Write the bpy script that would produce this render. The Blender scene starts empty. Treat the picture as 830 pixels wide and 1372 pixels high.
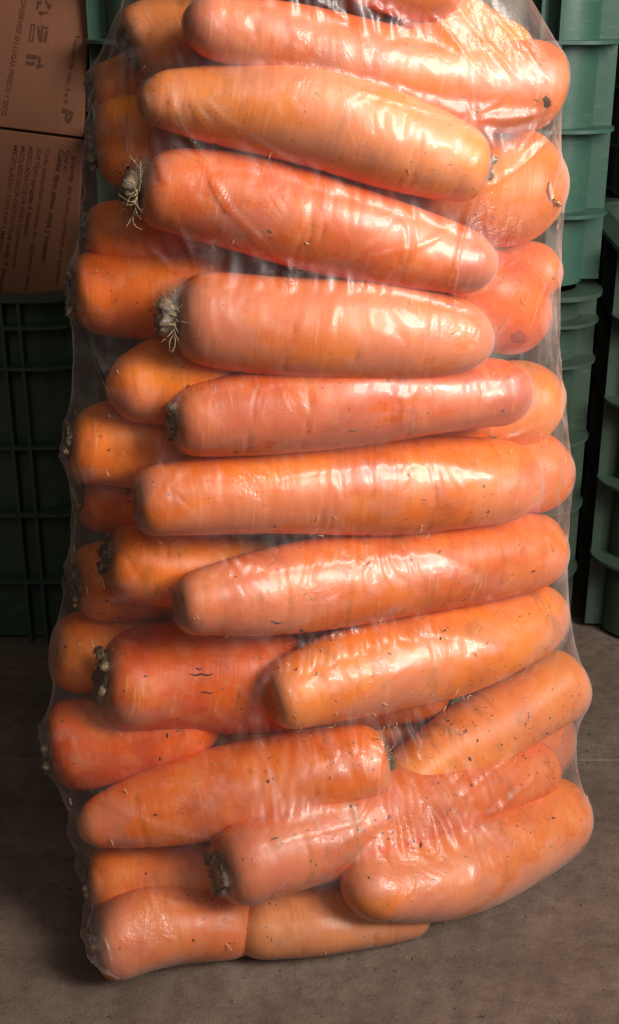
import bpy, bmesh, math, random, time
import numpy as np
from mathutils import Vector, Matrix, Euler, noise
from mathutils.bvhtree import BVHTree

T0 = time.time()
rng = np.random.default_rng(7)
random.seed(7)
R = math.radians
S = bpy.context.scene
COL = S.collection

# ------------------------------------------------------------------ camera
CAM_H, PITCH, FOC, PW, PH = 0.60, R(22.0), 1713.0, 830, 1372
cam_d = bpy.data.cameras.new('camera')
cam = bpy.data.objects.new('camera', cam_d)
COL.objects.link(cam)
cam.location = (0, 0, CAM_H)
cam.rotation_euler = (R(90) - PITCH, 0, 0)
cam_d.sensor_fit = 'VERTICAL'
cam_d.sensor_height = 24.0
cam_d.lens = FOC * 24.0 / PH
cam_d.clip_start, cam_d.clip_end = 0.02, 60
S.camera = cam

# ------------------------------------------------------------------ light
world = bpy.data.worlds.new('World')
S.world = world
world.use_nodes = True
bg = world.node_tree.nodes['Background']
bg.inputs[0].default_value = (0.72, 0.66, 0.60, 1)
bg.inputs[1].default_value = 0.075

def area(name, loc, aim, size, energy, col, sy=None):
    l = bpy.data.lights.new(name, 'AREA')
    l.shape = 'RECTANGLE'
    l.size, l.size_y = size, sy or size
    l.energy, l.color = energy, col
    o = bpy.data.objects.new(name, l)
    COL.objects.link(o)
    o.location = loc
    d = Vector(aim) - Vector(loc)
    o.rotation_euler = d.to_track_quat('-Z', 'Y').to_euler()
    return o
wl = area('window_light', (0.94, 0.02, 1.18), (0.10, 0.76, 0.74), 0.50, 8.3, (1.0, 0.92, 0.84), 0.80)
wl.data.spread = R(84)
area('doorway_light', (0.35, -1.30, 2.0), (0.10, 0.80, 0.45), 2.0, 10.5, (1.0, 0.90, 0.80), 1.4)
area('side_glint_light', (1.15, 0.06, 0.78), (0.10, 0.75, 0.38), 0.09, 6.5, (1.0, 0.96, 0.92), 0.42)  # narrow lamp added for glints down the right side of the film

S.view_settings.view_transform = 'Standard'
S.view_settings.look = 'None'
S.view_settings.exposure = -0.10
S.view_settings.gamma = 1.0
S.cycles.use_denoising = True
S.cycles.transparent_max_bounces = 24
S.cycles.max_bounces = 10
S.cycles.sample_clamp_indirect = 6.0
S.cycles.caustics_reflective = False
S.cycles.caustics_refractive = False

FWD = Vector((0, math.cos(PITCH), -math.sin(PITCH)))
UPV = Vector((0, math.sin(PITCH), math.cos(PITCH)))
EYE = Vector((0, 0, CAM_H))
def ray(px, py):
    """direction of the photograph's ray with unit depth"""
    return FWD + Vector((1, 0, 0)) * ((px - 415.0) / FOC) + UPV * ((686.0 - py) / FOC)

# ------------------------------------------------------------------ helpers
def link(name, me, mat=None, parent=None, smooth=True):
    o = bpy.data.objects.new(name, me)
    COL.objects.link(o)
    if mat is not None:
        me.materials.clear(); me.materials.append(mat)
    if parent is not None:
        o.parent = parent
    if smooth and len(me.polygons):
        me.polygons.foreach_set('use_smooth', [True] * len(me.polygons))
    return o
def from_bm(name, bm, mat, parent=None, smooth=False):
    me = bpy.data.meshes.new(name)
    bm.to_mesh(me); bm.free()
    return link(name, me, mat, parent, smooth)
def tag(o, label=None, cat=None, group=None, kind=None):
    if label: o['label'] = label
    if cat: o['category'] = cat
    if group: o['group'] = group
    if kind: o['kind'] = kind
    return o
def empty(name, loc=(0, 0, 0), rot=(0, 0, 0)):
    o = bpy.data.objects.new(name, None)
    o.empty_display_size = 0.05
    COL.objects.link(o)
    o.location = loc; o.rotation_euler = rot
    return o
def add_box(bm, lo, hi, bevel=0.0):
    r = bmesh.ops.create_cube(bm, size=1.0)
    vs = r['verts']
    c = [(a + b) / 2 for a, b in zip(lo, hi)]
    s = [b - a for a, b in zip(lo, hi)]
    for v in vs:
        v.co = Vector((v.co.x * s[0] + c[0], v.co.y * s[1] + c[1], v.co.z * s[2] + c[2]))
    if bevel:
        es = list({e for v in vs for e in v.link_edges})
        bmesh.ops.bevel(bm, geom=es, offset=bevel, segments=2, affect='EDGES', profile=0.5)
def add_tube(bm, pts, rads, seg=5):
    rings = []
    for i, p in enumerate(pts):
        p = Vector(p)
        d = (Vector(pts[min(i + 1, len(pts) - 1)]) - Vector(pts[max(i - 1, 0)])).normalized()
        a = d.orthogonal().normalized(); b = d.cross(a)
        rings.append([bm.verts.new(p + (a * math.cos(2 * math.pi * k / seg) + b * math.sin(2 * math.pi * k / seg)) * rads[i]) for k in range(seg)])
    for i in range(len(rings) - 1):
        for k in range(seg):
            bm.faces.new((rings[i][k], rings[i][(k + 1) % seg], rings[i + 1][(k + 1) % seg], rings[i + 1][k]))
    bm.faces.new(rings[-1]); bm.faces.new(rings[0][::-1])

# ------------------------------------------------------------------ materials
class NT:
    def __init__(s, name):
        s.m = bpy.data.materials.new(name); s.m.use_nodes = True
        s.t = s.m.node_tree; s.t.nodes.clear()
        s.out = s.t.nodes.new('ShaderNodeOutputMaterial')
    def n(s, typ, **kw):
        nd = s.t.nodes.new(typ)
        for k, v in kw.items():
            if k.startswith('i_'):
                nd.inputs[int(k[2:]) if k[2:].isdigit() else k[2:]].default_value = v
            else:
                setattr(nd, k, v)
        return nd
    def l(s, a, b): s.t.links.new(a, b)
    def math(s, op, a, b=None, clamp=False):
        nd = s.n('ShaderNodeMath', operation=op, use_clamp=clamp)
        for i, x in enumerate((a, b)):
            if x is None: continue
            if isinstance(x, (int, float)): nd.inputs[i].default_value = x
            else: s.l(x, nd.inputs[i])
        return nd.outputs[0]
    def ramp(s, fac, stops, interp='LINEAR'):
        nd = s.n('ShaderNodeValToRGB'); s.l(fac, nd.inputs[0])
        cr = nd.color_ramp; cr.interpolation = interp
        while len(cr.elements) < len(stops): cr.elements.new(0.5)
        for e, (p, c) in zip(cr.elements, stops):
            e.position = p; e.color = (c[0], c[1], c[2], 1) if not isinstance(c, (int, float)) else (c, c, c, 1)
        return nd.outputs[0]
    def mix(s, fac, a, b, blend='MIX'):
        nd = s.n('ShaderNodeMix', data_type='RGBA', blend_type=blend)
        for sock, x in ((nd.inputs[0], fac), (nd.inputs[6], a), (nd.inputs[7], b)):
            if isinstance(x, (int, float)): sock.default_value = x
            elif isinstance(x, tuple): sock.default_value = (*x, 1)
            else: s.l(x, sock)
        return nd.outputs[2]
    def noise(s, vec, scale, detail=3, rough=0.55, dist=0.0):
        nd = s.n('ShaderNodeTexNoise'); s.l(vec, nd.inputs['Vector'])
        nd.inputs['Scale'].default_value = scale; nd.inputs['Detail'].default_value = detail
        nd.inputs['Roughness'].default_value = rough; nd.inputs['Distortion'].default_value = dist
        return nd.outputs[0]
    def mapping(s, vec, scale=(1, 1, 1), rot=(0, 0, 0), loc=(0, 0, 0)):
        nd = s.n('ShaderNodeMapping'); s.l(vec, nd.inputs[0])
        nd.inputs['Scale'].default_value = scale; nd.inputs['Rotation'].default_value = rot; nd.inputs['Location'].default_value = loc
        return nd.outputs[0]
    def bump(s, h, strength, dist, normal=None):
        nd = s.n('ShaderNodeBump'); s.l(h, nd.inputs['Height'])
        nd.inputs['Strength'].default_value = strength; nd.inputs['Distance'].default_value = dist
        if normal is not None: s.l(normal, nd.inputs['Normal'])
        return nd.outputs[0]
    def principled(s, col, rough, normal=None, **kw):
        p = s.n('ShaderNodeBsdfPrincipled')
        for sock, x in ((p.inputs['Base Color'], col), (p.inputs['Roughness'], rough)):
            if isinstance(x, (int, float)): sock.default_value = x
            elif isinstance(x, tuple): sock.default_value = (*x, 1)
            else: s.l(x, sock)
        if normal is not None: s.l(normal, p.inputs['Normal'])
        for k, v in kw.items(): p.inputs[k.replace('_', ' ')].default_value = v
        s.l(p.outputs[0], s.out.inputs[0])
        return p

def mat_carrot():
    t = NT('carrot_skin')
    oc = t.n('ShaderNodeTexCoord').outputs['Object']
    rnd = t.n('ShaderNodeObjectInfo').outputs['Random']
    dirt = t.n('ShaderNodeAttribute', attribute_type='OBJECT', attribute_name='dirt').outputs['Fac']
    pale = t.n('ShaderNodeAttribute', attribute_type='OBJECT', attribute_name='pale').outputs['Fac']
    off = t.n('ShaderNodeCombineXYZ'); t.l(t.math('MULTIPLY', rnd, 9.0), off.inputs[0]); t.l(t.math('MULTIPLY', rnd, 5.0), off.inputs[1])
    va = t.n('ShaderNodeVectorMath', operation='ADD'); t.l(oc, va.inputs[0]); t.l(off.outputs[0], va.inputs[1])
    v = va.outputs[0]
    big = t.noise(v, 26, 3)
    base = t.ramp(big, [(0.28, (0.60, 0.090, 0.003)), (0.5, (0.80, 0.152, 0.006)), (0.72, (0.90, 0.225, 0.014))])
    hue = t.n('ShaderNodeHueSaturation'); t.l(base, hue.inputs['Color'])
    t.l(t.math('ADD', t.math('MULTIPLY', rnd, 0.017), 0.490), hue.inputs['Hue'])
    t.l(t.math('ADD', t.math('MULTIPLY', rnd, 0.22), 0.88), hue.inputs['Value'])
    c = t.mix(t.math('MULTIPLY', pale, 1.0), hue.outputs[0], (0.80, 0.36, 0.14))
    # transverse lenticel streaks, in patches
    st = t.noise(t.mapping(v, (430, 34, 34)), 1.0, 2, 0.5)
    patch = t.ramp(t.noise(v, 55, 2), [(0.40, 0.0), (0.62, 1.0)])
    stm = t.math('MULTIPLY', t.ramp(st, [(0.62, 0.0), (0.70, 1.0)]), patch)
    st2 = t.noise(t.mapping(v, (150, 16, 16)), 1.0, 2, 0.5)
    c = t.mix(t.math('MULTIPLY', stm, 0.42), c, (0.90, 0.45, 0.18))
    c = t.mix(t.math('MULTIPLY', t.ramp(st2, [(0.60, 0.0), (0.75, 1.0)]), 0.14), c, (0.50, 0.075, 0.004))
    # dry paler blotches
    dry = t.ramp(t.noise(v, 44, 4, 0.62, 0.6), [(0.50, 0.0), (0.60, 1.0)])
    c = t.mix(t.math('MULTIPLY', dry, 0.20), c, (0.88, 0.36, 0.15))
    # earth lodged in the creases
    crs = t.n('ShaderNodeAttribute', attribute_type='GEOMETRY', attribute_name='crease').outputs['Fac']
    crn = t.math('MULTIPLY', crs, t.ramp(t.noise(v, 90, 3, 0.7), [(0.42, 0.0), (0.62, 1.0)]), True)
    c = t.mix(t.math('MULTIPLY', crn, 0.55), c, (0.26, 0.070, 0.012))
    # browner shoulder scuffs
    sc = t.noise(t.mapping(v, (60, 35, 35)), 1.0, 4, 0.65)
    scm = t.math('MULTIPLY', t.ramp(sc, [(0.56, 0.0), (0.68, 1.0)]), t.math('MULTIPLY', dirt, 0.75), True)
    c = t.mix(scm, c, (0.34, 0.14, 0.035))
    # soil and browning round the crown
    sx = t.n('ShaderNodeSeparateXYZ'); t.l(oc, sx.inputs[0])
    cr = t.math('SUBTRACT', 1.0, t.math('DIVIDE', t.math('ADD', sx.outputs[0], t.math('MULTIPLY', t.noise(v, 70, 3), 0.012)), 0.0125), True)
    c = t.mix(t.math('MULTIPLY', cr, 0.85), c, (0.20, 0.095, 0.030))
    # soil specks
    sp = t.noise(t.mapping(v, (230, 330, 330)), 1.0, 2, 0.6)
    spread = t.ramp(t.noise(v, 34, 2), [(0.42, 0.0), (0.6, 0.10)])
    thr = t.math('SUBTRACT', 0.765, t.math('MULTIPLY', spread, t.math('ADD', dirt, 0.4)))
    spm = t.math('MULTIPLY', t.math('SUBTRACT', sp, thr), 60.0, True)
    c = t.mix(t.math('MULTIPLY', spm, 0.9), c, (0.075, 0.026, 0.010))
    h = t.math('ADD', t.math('MULTIPLY', st, 0.6), t.math('MULTIPLY', t.noise(v, 160, 3), 0.5))
    h = t.math('ADD', h, t.math('MULTIPLY', st2, -0.3))
    p = t.principled(c, 0.42, t.bump(h, 0.35, 0.0011))
    p.inputs['Subsurface Weight'].default_value = 0.12
    p.inputs['Subsurface Radius'].default_value = (1.0, 0.35, 0.1)
    p.inputs['Subsurface Scale'].default_value = 0.006
    p.inputs['Specular IOR Level'].default_value = 0.35
    return t.m

def mat_film():
    t = NT('clear_plastic_film')
    oc = t.n('ShaderNodeTexCoord').outputs['Object']
    gap = t.n('ShaderNodeAttribute', attribute_type='GEOMETRY', attribute_name='gap').outputs['Fac']
    crk = t.noise(t.mapping(oc, (1, 1, 0.6), (0.3, 0.2, 0.5)), 42, 3, 0.55, 1.4)
    crk2 = t.noise(t.mapping(oc, (1, 1, 1.6), (0.0, 0.5, 0.2)), 190, 2, 0.5, 0.8)
    where = t.ramp(t.noise(oc, 22, 2), [(0.48, 0.05), (0.66, 1.0)])
    rid = t.math('ABSOLUTE', t.math('SUBTRACT', crk, 0.5))
    h = t.math('MULTIPLY', t.math('ADD', t.math('MULTIPLY', rid, -0.8), t.math('MULTIPLY', crk2, 0.22)), where)
    wav = t.noise(t.mapping(oc, (1.6, 1, 1), (0.2, 0.1, 0.4)), 27, 1, 0.4, 1.3)
    nrm = t.bump(wav, 0.28, 0.012, t.bump(h, 0.42, 0.008))
    lw = t.n('ShaderNodeLayerWeight', i_Blend=0.5)
    f = t.math('ADD', t.math('MULTIPLY', t.math('POWER', lw.outputs['Facing'], 4.0), 0.40), 0.075, True)
    g1 = t.n('ShaderNodeBsdfGlossy', i_Roughness=0.07); t.l(nrm, g1.inputs['Normal'])
    g2 = t.n('ShaderNodeBsdfGlossy', i_Roughness=0.48); t.l(nrm, g2.inputs['Normal'])
    gl = t.n('ShaderNodeMixShader', i_Fac=0.87); t.l(g1.outputs[0], gl.inputs[1]); t.l(g2.outputs[0], gl.inputs[2])
    # water clinging in patches clears the film, condensation elsewhere hazes it
    wet = t.ramp(t.noise(t.mapping(oc, (0.8, 1, 1.6)), 22, 4, 0.6), [(0.44, 0.0), (0.53, 1.0)])
    veil = t.math('ADD', t.math('MULTIPLY', t.math('MULTIPLY', wet, 0.13), t.math('SUBTRACT', 1.0, t.math('MULTIPLY', gap, 0.75))), 0.026)  # haze cut over gaps so the shade between carrots stays dark
    # haze grows with the length of film a slanting ray crosses
    cosv = t.math('MAXIMUM', t.math('SUBTRACT', 1.0, lw.outputs['Facing']), 0.07)
    veil = t.math('SUBTRACT', 1.0, t.math('POWER', t.math('SUBTRACT', 1.0, veil), t.math('DIVIDE', 1.0, cosv)))
    tr = t.n('ShaderNodeBsdfTransparent', i_Color=(0.985, 0.975, 0.97, 1))
    df = t.n('ShaderNodeBsdfDiffuse', i_Color=(0.85, 0.66, 0.60, 1)); tl = t.n('ShaderNodeBsdfTranslucent', i_Color=(0.85, 0.72, 0.68, 1))
    m0 = t.n('ShaderNodeMixShader', i_Fac=0.4); t.l(df.outputs[0], m0.inputs[1]); t.l(tl.outputs[0], m0.inputs[2])
    m1 = t.n('ShaderNodeMixShader'); t.l(veil, m1.inputs[0]); t.l(tr.outputs[0], m1.inputs[1]); t.l(m0.outputs[0], m1.inputs[2])
    m2 = t.n('ShaderNodeMixShader'); t.l(f, m2.inputs[0]); t.l(m1.outputs[0], m2.inputs[1]); t.l(gl.outputs[0], m2.inputs[2])
    t.l(m2.outputs[0], t.out.inputs[0])
    return t.m

def mat_stub():
    t = NT('dry_leaf_stub')
    oc = t.n('ShaderNodeTexCoord').outputs['Object']
    a = t.noise(oc, 260, 4, 0.65)
    c = t.ramp(a, [(0.32, (0.030, 0.018, 0.008)), (0.50, (0.135, 0.085, 0.036)), (0.70, (0.36, 0.27, 0.13))])
    t.principled(c, 0.8, t.bump(a, 0.6, 0.002))
    return t.m
def mat_plain(name, col, rough=0.6):
    t = NT(name)
    oc = t.n('ShaderNodeTexCoord').outputs['Object']
    a = t.noise(oc, 90, 4, 0.6)
    t.principled(t.mix(a, tuple(x * 0.7 for x in col), tuple(x * 1.25 for x in col)), rough, t.bump(a, 0.2, 0.001))
    return t.m
def mat_crate(name, c0, c1):
    t = NT(name)
    oc = t.n('ShaderNodeTexCoord').outputs['Object']
    a = t.noise(oc, 14, 5, 0.65)
    sc = t.ramp(t.noise(t.mapping(oc, (30, 30, 260)), 1.0, 3, 0.6), [(0.60, 0.0), (0.72, 1.0)])
    c = t.mix(a, c0, c1)
    c = t.mix(t.math('MULTIPLY', sc, 0.18), c, (0.20, 0.27, 0.24))
    dust = t.ramp(t.noise(oc, 40, 5, 0.7), [(0.55, 0.0), (0.75, 1.0)])
    c = t.mix(t.math('MULTIPLY', dust, 0.25), c, (0.16, 0.14, 0.11))
    t.principled(c, t.ramp(a, [(0.3, 0.38), (0.7, 0.55)]), t.bump(t.noise(oc, 120, 3), 0.12, 0.002))
    return t.m
def mat_card():
    t = NT('kraft_cardboard')
    oc = t.n('ShaderNodeTexCoord').outputs['Object']
    fl = t.noise(t.mapping(oc, (260, 20, 4)), 1.0, 2)
    a = t.noise(oc, 22, 5, 0.6)
    c = t.mix(a, (0.165, 0.060, 0.028), (0.215, 0.083, 0.042))
    c = t.mix(t.math('MULTIPLY', fl, 0.25), c, (0.24, 0.105, 0.055))
    t.principled(c, 0.85, t.bump(fl, 0.15, 0.001))
    return t.m
def mat_floor():
    t = NT('worn_concrete')
    oc = t.n('ShaderNodeNewGeometry').outputs['Position']
    a = t.noise(oc, 7, 6, 0.65)
    b = t.noise(oc, 55, 5, 0.7)
    c = t.ramp(a, [(0.30, (0.130, 0.092, 0.069)), (0.5, (0.195, 0.142, 0.110)), (0.72, (0.260, 0.195, 0.156))])
    c = t.mix(t.ramp(b, [(0.38, 0.5), (0.58, 0.0)]), c, (0.090, 0.054, 0.041))
    pit = t.noise(oc, 170, 3, 0.6)
    pm = t.ramp(pit, [(0.66, 0.0), (0.72, 1.0)])
    c = t.mix(t.math('MULTIPLY', pm, 0.75), c, (0.040, 0.027, 0.020))
    scr = t.noise(t.mapping(oc, (18, 160, 1), (0, 0, 0.35)), 1.0, 4, 0.6, 0.4)
    c = t.mix(t.math('MULTIPLY', t.ramp(scr, [(0.64, 0.0), (0.74, 1.0)]), 0.3), c, (0.060, 0.043, 0.034))
    lt = t.noise(oc, 240, 2, 0.5)
    c = t.mix(t.math('MULTIPLY', t.ramp(lt, [(0.68, 0.0), (0.76, 1.0)]), 0.35), c, (0.36, 0.31, 0.27))
    h = t.math('ADD', t.math('ADD', t.math('MULTIPLY', b, 0.6), t.math('MULTIPLY', pm, -0.5)), t.math('MULTIPLY', t.noise(oc, 420, 2), 0.25))
    t.principled(c, 0.72, t.bump(h, 0.6, 0.003))
    return t.m

M_CARROT, M_FILM, M_STUB = mat_carrot(), mat_film(), mat_stub()
M_ROOT = mat_plain('pale_root_fibre', (0.34, 0.26, 0.14), 0.7)
M_SOIL = mat_plain('soil', (0.045, 0.018, 0.009), 0.9)
M_SCRAP = mat_plain('peel_scrap', (0.75, 0.45, 0.25), 0.5)
M_CLEAR_SPOT = mat_plain('clear_spot_orange', (0.40, 0.040, 0.002), 0.45)
M_TEAL = mat_crate('teal_green_plastic', (0.030, 0.086, 0.060), (0.048, 0.122, 0.088))
M_SHADED = mat_crate('shaded_green_plastic', (0.036, 0.066, 0.045), (0.052, 0.092, 0.064))  # crate green painted darker for the crates standing in shade
M_CARD = mat_card()
M_INK = mat_plain('brown_print', (0.085, 0.028, 0.013), 0.8)
M_GAP_SHADE = mat_plain('gap_shade_brown', (0.05, 0.022, 0.012), 0.9)
M_FLOOR = mat_floor()
M_WALL = mat_plain('grey_plaster', (0.20, 0.18, 0.165), 0.9)

# ------------------------------------------------------------------ setting
def slab(name, x0, x1, y0, y1, z):
    bm = bmesh.new()
    add_box(bm, (x0, y0, z - 0.1), (x1, y1, z), 0.002)
    return tag(from_bm(name, bm, M_FLOOR), kind='structure')
slab('floor', -4, 4, -2.5, 0.9245, 0.0)
slab('floor', -4, 4, 0.9255, 3.0, -0.0008)
bm = bmesh.new(); add_box(bm, (-4, 2.6, -0.05), (4, 2.75, 3.0))
tag(from_bm('wall', bm, M_WALL), 'dull grey plaster wall in the dark behind the stacked crates', 'wall', kind='structure')

# ------------------------------------------------------------------ crates
def rrect(w, d, r, seg=8):
    """rounded rectangle outline, centred, counter-clockwise"""
    pts = []
    for cx, cy, a0 in ((w/2-r, -d/2+r, -90), (w/2-r, d/2-r, 0), (-w/2+r, d/2-r, 90), (-w/2+r, -d/2+r, 180)):
        for k in range(seg + 1):
            a = R(a0 + 90 * k / seg)
            pts.append((cx + r * math.cos(a), cy + r * math.sin(a)))
    return pts
def ring_bm(outer, inner, z0, z1, bev=0.0008):
    bm = bmesh.new()
    n = len(outer)
    V = [[bm.verts.new((x, y, z)) for x, y in loop] for loop, z in ((outer, z0), (outer, z1), (inner, z1), (inner, z0))]
    for a in range(4):
        b = (a + 1) % 4
        for i in range(n):
            j = (i + 1) % n
            bm.faces.new((V[a][i], V[a][j], V[b][j], V[b][i]))
    return bm
def make_crate(w, d, h, ribs, mat, flange=0.017, cr=0.046, vx=(0.060, 0.076)):
    root = empty('plastic_crate')
    wi, di = w - 2 * flange, d - 2 * flange
    o_wall = rrect(wi, di, cr - 0.008)
    i_wall = rrect(wi - 0.006, di - 0.006, cr - 0.011)
    sh = ring_bm(o_wall, i_wall, 0.004, h - 0.002)
    b = sh
    vs = [b.verts.new((x, y, 0.004)) for x, y in i_wall]; b.faces.new(vs)
    vs = [b.verts.new((x, y, 0.008)) for x, y in i_wall]; b.faces.new(vs[::-1])
    link_o = from_bm('crate_wall', sh, mat, root, True)
    edge = link_o.modifiers.new('split', 'EDGE_SPLIT'); edge.split_angle = R(40)
    for z in ribs:
        tk = 0.0030
        rb = ring_bm(rrect(w, d, cr), rrect(wi - 0.001, di - 0.001, cr - 0.0085), z - tk / 2, z + tk / 2)
        o = from_bm('rib', rb, mat, root, True); e = o.modifiers.new('split', 'EDGE_SPLIT'); e.split_angle = R(40)
    rb = ring_bm(rrect(w + 0.003, d + 0.003, cr + 0.0015), rrect(wi - 0.008, di - 0.008, cr - 0.012), h - 0.0045, h)
    o = from_bm('rim', rb, mat, root, True); e = o.modifiers.new('split', 'EDGE_SPLIT'); e.split_angle = R(40)
    xs = []
    for v in vx: xs += [w / 2 - v, -w / 2 + v]
    k = 0.14
    while k < w / 2: xs += [w / 2 - k, -w / 2 + k]; k += 0.075
    zz = [0.004] + sorted(ribs) + [h - 0.0045]
    zt = h - 0.0048
    for x in xs:
        bm = bmesh.new()
        add_box(bm, (x - 0.0014, -d / 2 + 0.0012, 0.005), (x + 0.0014, -di / 2 + 0.001, zt))
        from_bm('upright', bm, mat, root)
    for sx in (-1, 1):
        for y in (-d / 2 + 0.050, -d / 2 + 0.13, -d / 2 + 0.21):
            bm = bmesh.new()
            x0, x1 = sorted((sx * (w / 2 - 0.0012), sx * (wi / 2 - 0.001)))
            add_box(bm, (x0, y - 0.0014, 0.005), (x1, y + 0.0014, zt))
            from_bm('upright', bm, mat, root)
    return root
RIBS = [0.070, 0.140, 0.208, 0.284, 0.322]
def place(root, x, y, z, rz, label, group='stacked plastic crates'):
    root.location = (x, y, z); root.rotation_euler = (0, 0, R(rz))
    return tag(root, label, 'crate', group)
def copy_tree(o, parent=None):
    c = o.copy(); COL.objects.link(c)
    if parent is not None: c.parent = parent
    for ch in o.children: copy_tree(ch, c)
    return c
D = 1.13
low = make_crate(0.462, 0.34, 0.350, RIBS, M_SHADED)
place(low, 0.038, D + 0.17, 0, 0, 'bottom green crate of the stack right behind the bag, standing on the floor')
upp = make_crate(0.462, 0.34, 0.350, [0.068, 0.140, 0.212, 0.284, 0.322], M_TEAL)
place(upp, 0.038, D + 0.172, 0.3515, 0, 'teal green crate stacked on top of the crate behind the bag')
lef = copy_tree(low)
place(lef, -0.432, D + 0.168, 0, 0, 'shaded green crate at the left holding the printed cardboard box')
rig = make_crate(0.44, 0.34, 0.390, [0.085, 0.165, 0.245, 0.325], M_SHADED, vx=(0.055, 0.12))
place(rig, 0.508, 1.275, 0, -4, 'shaded crate at the far right edge with a pale teal corner', 'stacked plastic crates')
far = copy_tree(upp)
place(far, 0.62, 1.78, 0.0, 8, 'green crate far back at the right, bottom of its stack', 'crates in the far background')
far2 = copy_tree(upp)
place(far2, 0.62, 1.78, 0.3515, 8, 'green crate far back at the right, on top of its stack', 'crates in the far background')

# ------------------------------------------------------------------ cardboard box
BX = empty('cardboard_box', (-0.245, D + 0.040, 0.10), (R(-3), R(6), R(-8)))
tag(BX, 'brown cardboard box with dark printed text and symbols, tilted inside the left crate', 'box')
bw, bd, bh = 0.30, 0.22, 0.64
bm = bmesh.new(); add_box(bm, (-bw + 0.003, 0.0045, 0.003), (-0.003, bd, bh - 0.003)); from_bm('box_body', bm, M_CARD, BX)
BX_M = Matrix.LocRotScale(BX.location, BX.rotation_euler, None)
BX_I = BX_M.inverted()
def on_box(px, py):
    d = (BX_I.to_3x3() @ ray(px, py)); o = BX_I @ EYE
    t = -o.y / d.y
    p = o + d * t
    return p.x, p.z
seam = on_box(50, 178)[1]
for z0, z1 in ((0.0, seam - 0.0012), (seam + 0.0012, bh)):
    bm = bmesh.new(); add_box(bm, (-bw, 0.0, z0), (0.0, 0.004, z1), 0.0008); from_bm('cardboard_panel', bm, M_CARD, BX)
bm = bmesh.new(); add_box(bm, (-bw + 0.004, 0.0035, seam - 0.004), (-0.004, 0.0048, seam + 0.004)); from_bm('gap_shade_strip', bm, M_GAP_SHADE, BX)  # dark strip painted as the shade in the slit between panels

def text_mesh(body, height, bold=False, squeeze=1.0):
    cu = bpy.data.curves.new('print', 'FONT')
    cu.body = body; cu.size = height
    cu.align_x = 'LEFT'; cu.align_y = 'BOTTOM_BASELINE' if False else 'CENTER'
    cu.offset = height * (0.045 if bold else 0.012)
    cu.space_character = 1.0
    o = bpy.data.objects.new('print', cu); COL.objects.link(o)
    dg = bpy.context.evaluated_depsgraph_get()
    me = bpy.data.meshes.new_from_object(o.evaluated_get(dg))
    bpy.data.objects.remove(o)
    return me
def print_text(body, pa, pb, bold=False, hgt=0.0058):
    """lettering that starts at photo point pa and runs down the panel to pb"""
    ax, az = on_box(*pa); bx, bz = on_box(*pb)
    me = text_mesh(body, hgt, bold)
    xs = [v.co.x for v in me.vertices]
    ln = math.hypot(bx - ax, bz - az)
    k = ln / max(xs)
    ang = math.atan2(bz - az, bx - ax)
    ca, sa = math.cos(ang), math.sin(ang)
    for v in me.vertices:
        x, y = v.co.x * k, v.co.y
        v.co = Vector((ax + x * ca - y * sa, -0.0003, az + x * sa + y * ca))
    return link('printed_text', me, M_INK, BX, False)
def dn(x0, y0, x1, y1): return (x0, y0), (x1, y1)
print_text('MEZCLADO COLOR LIMON mezcla 8 Inst', *dn(22, 194, -9, 400))
print_text('MEZCLADO COLOR CHOCOLATE', *dn(32, 195, 15, 311)); print_text('mezcla 8 Instant', *dn(14.5, 313, 1, 392), bold=True)
print_text('MEZCLADO COLOR ROSA Colorante natural', *dn(42, 196, 19, 360))
print_text('SURTIDO', *dn(53.5, 198, 47, 237)); print_text('mezcla 4 Instant', *dn(46.5, 241, 35, 315), bold=True)
print_text('Cada inmersion contiene las siguientes sabor', *dn(65, 199, 35.5, 390))
print_text('Cuidar tipo, pisos, sopa y botanas', *dn(83, 200, 59, 350), bold=True, hgt=0.0064)
print_text('Que al', *dn(91.5, 201, 88, 228))
print_text('prenda de todo, ordene su pedido', *dn(100.5, 209, 77, 382), hgt=0.0058)
print_text('CONSERVESE EN LUGAR FRESCO Y SECO', *dn(34, -8, 5, 155), hgt=0.0062)
print_text('Tiempo de uso, 5 a 8', *dn(104, 46, 88, 138), hgt=0.0058)
print_text('P', *dn(91, 146, 87, 164), bold=True, hgt=0.014)
def symbol(polys, name='printed_symbol'):
    bm = bmesh.new()
    for poly in polys:
        vs = []
        for p in poly:
            x, z = on_box(*p); vs.append(bm.verts.new((x, -0.0003, z)))
        bm.faces.new(vs)
    bmesh.ops.recalc_face_normals(bm, faces=bm.faces[:])
    return from_bm(name, bm, M_INK, BX)
def arrows(cx, cy, r):
    out = []
    for k in range(3):
        a = R(90 + 120 * k)
        def P(rad, an): return (cx + rad * math.cos(a + R(an)), cy + rad * math.sin(a + R(an)))
        out.append([P(r * 0.72, -44), P(r * 1.1, -44), P(r * 1.1, 10), P(r * 0.72, 10)])
        out.append([P(r * 0.45, 12), P(r * 1.38, 12), P(r * 0.92, 50)])
    return out
symbol(arrows(58.5, 10, 9.5))
def frame_poly(x0, y0, x1, y1, t, sk=0.0):
    f = lambda x, y: (x - sk * (y - y0), y)
    return [[f(x0, y0), f(x1, y0), f(x1, y0 + t), f(x0, y0 + t)], [f(x0, y1 - t), f(x1, y1 - t), f(x1, y1), f(x0, y1)],
            [f(x0, y0 + t), f(x0 + t, y0 + t), f(x0 + t, y1 - t), f(x0, y1 - t)], [f(x1 - t, y0 + t), f(x1, y0 + t), f(x1, y1 - t), f(x1 - t, y1 - t)]]
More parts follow.
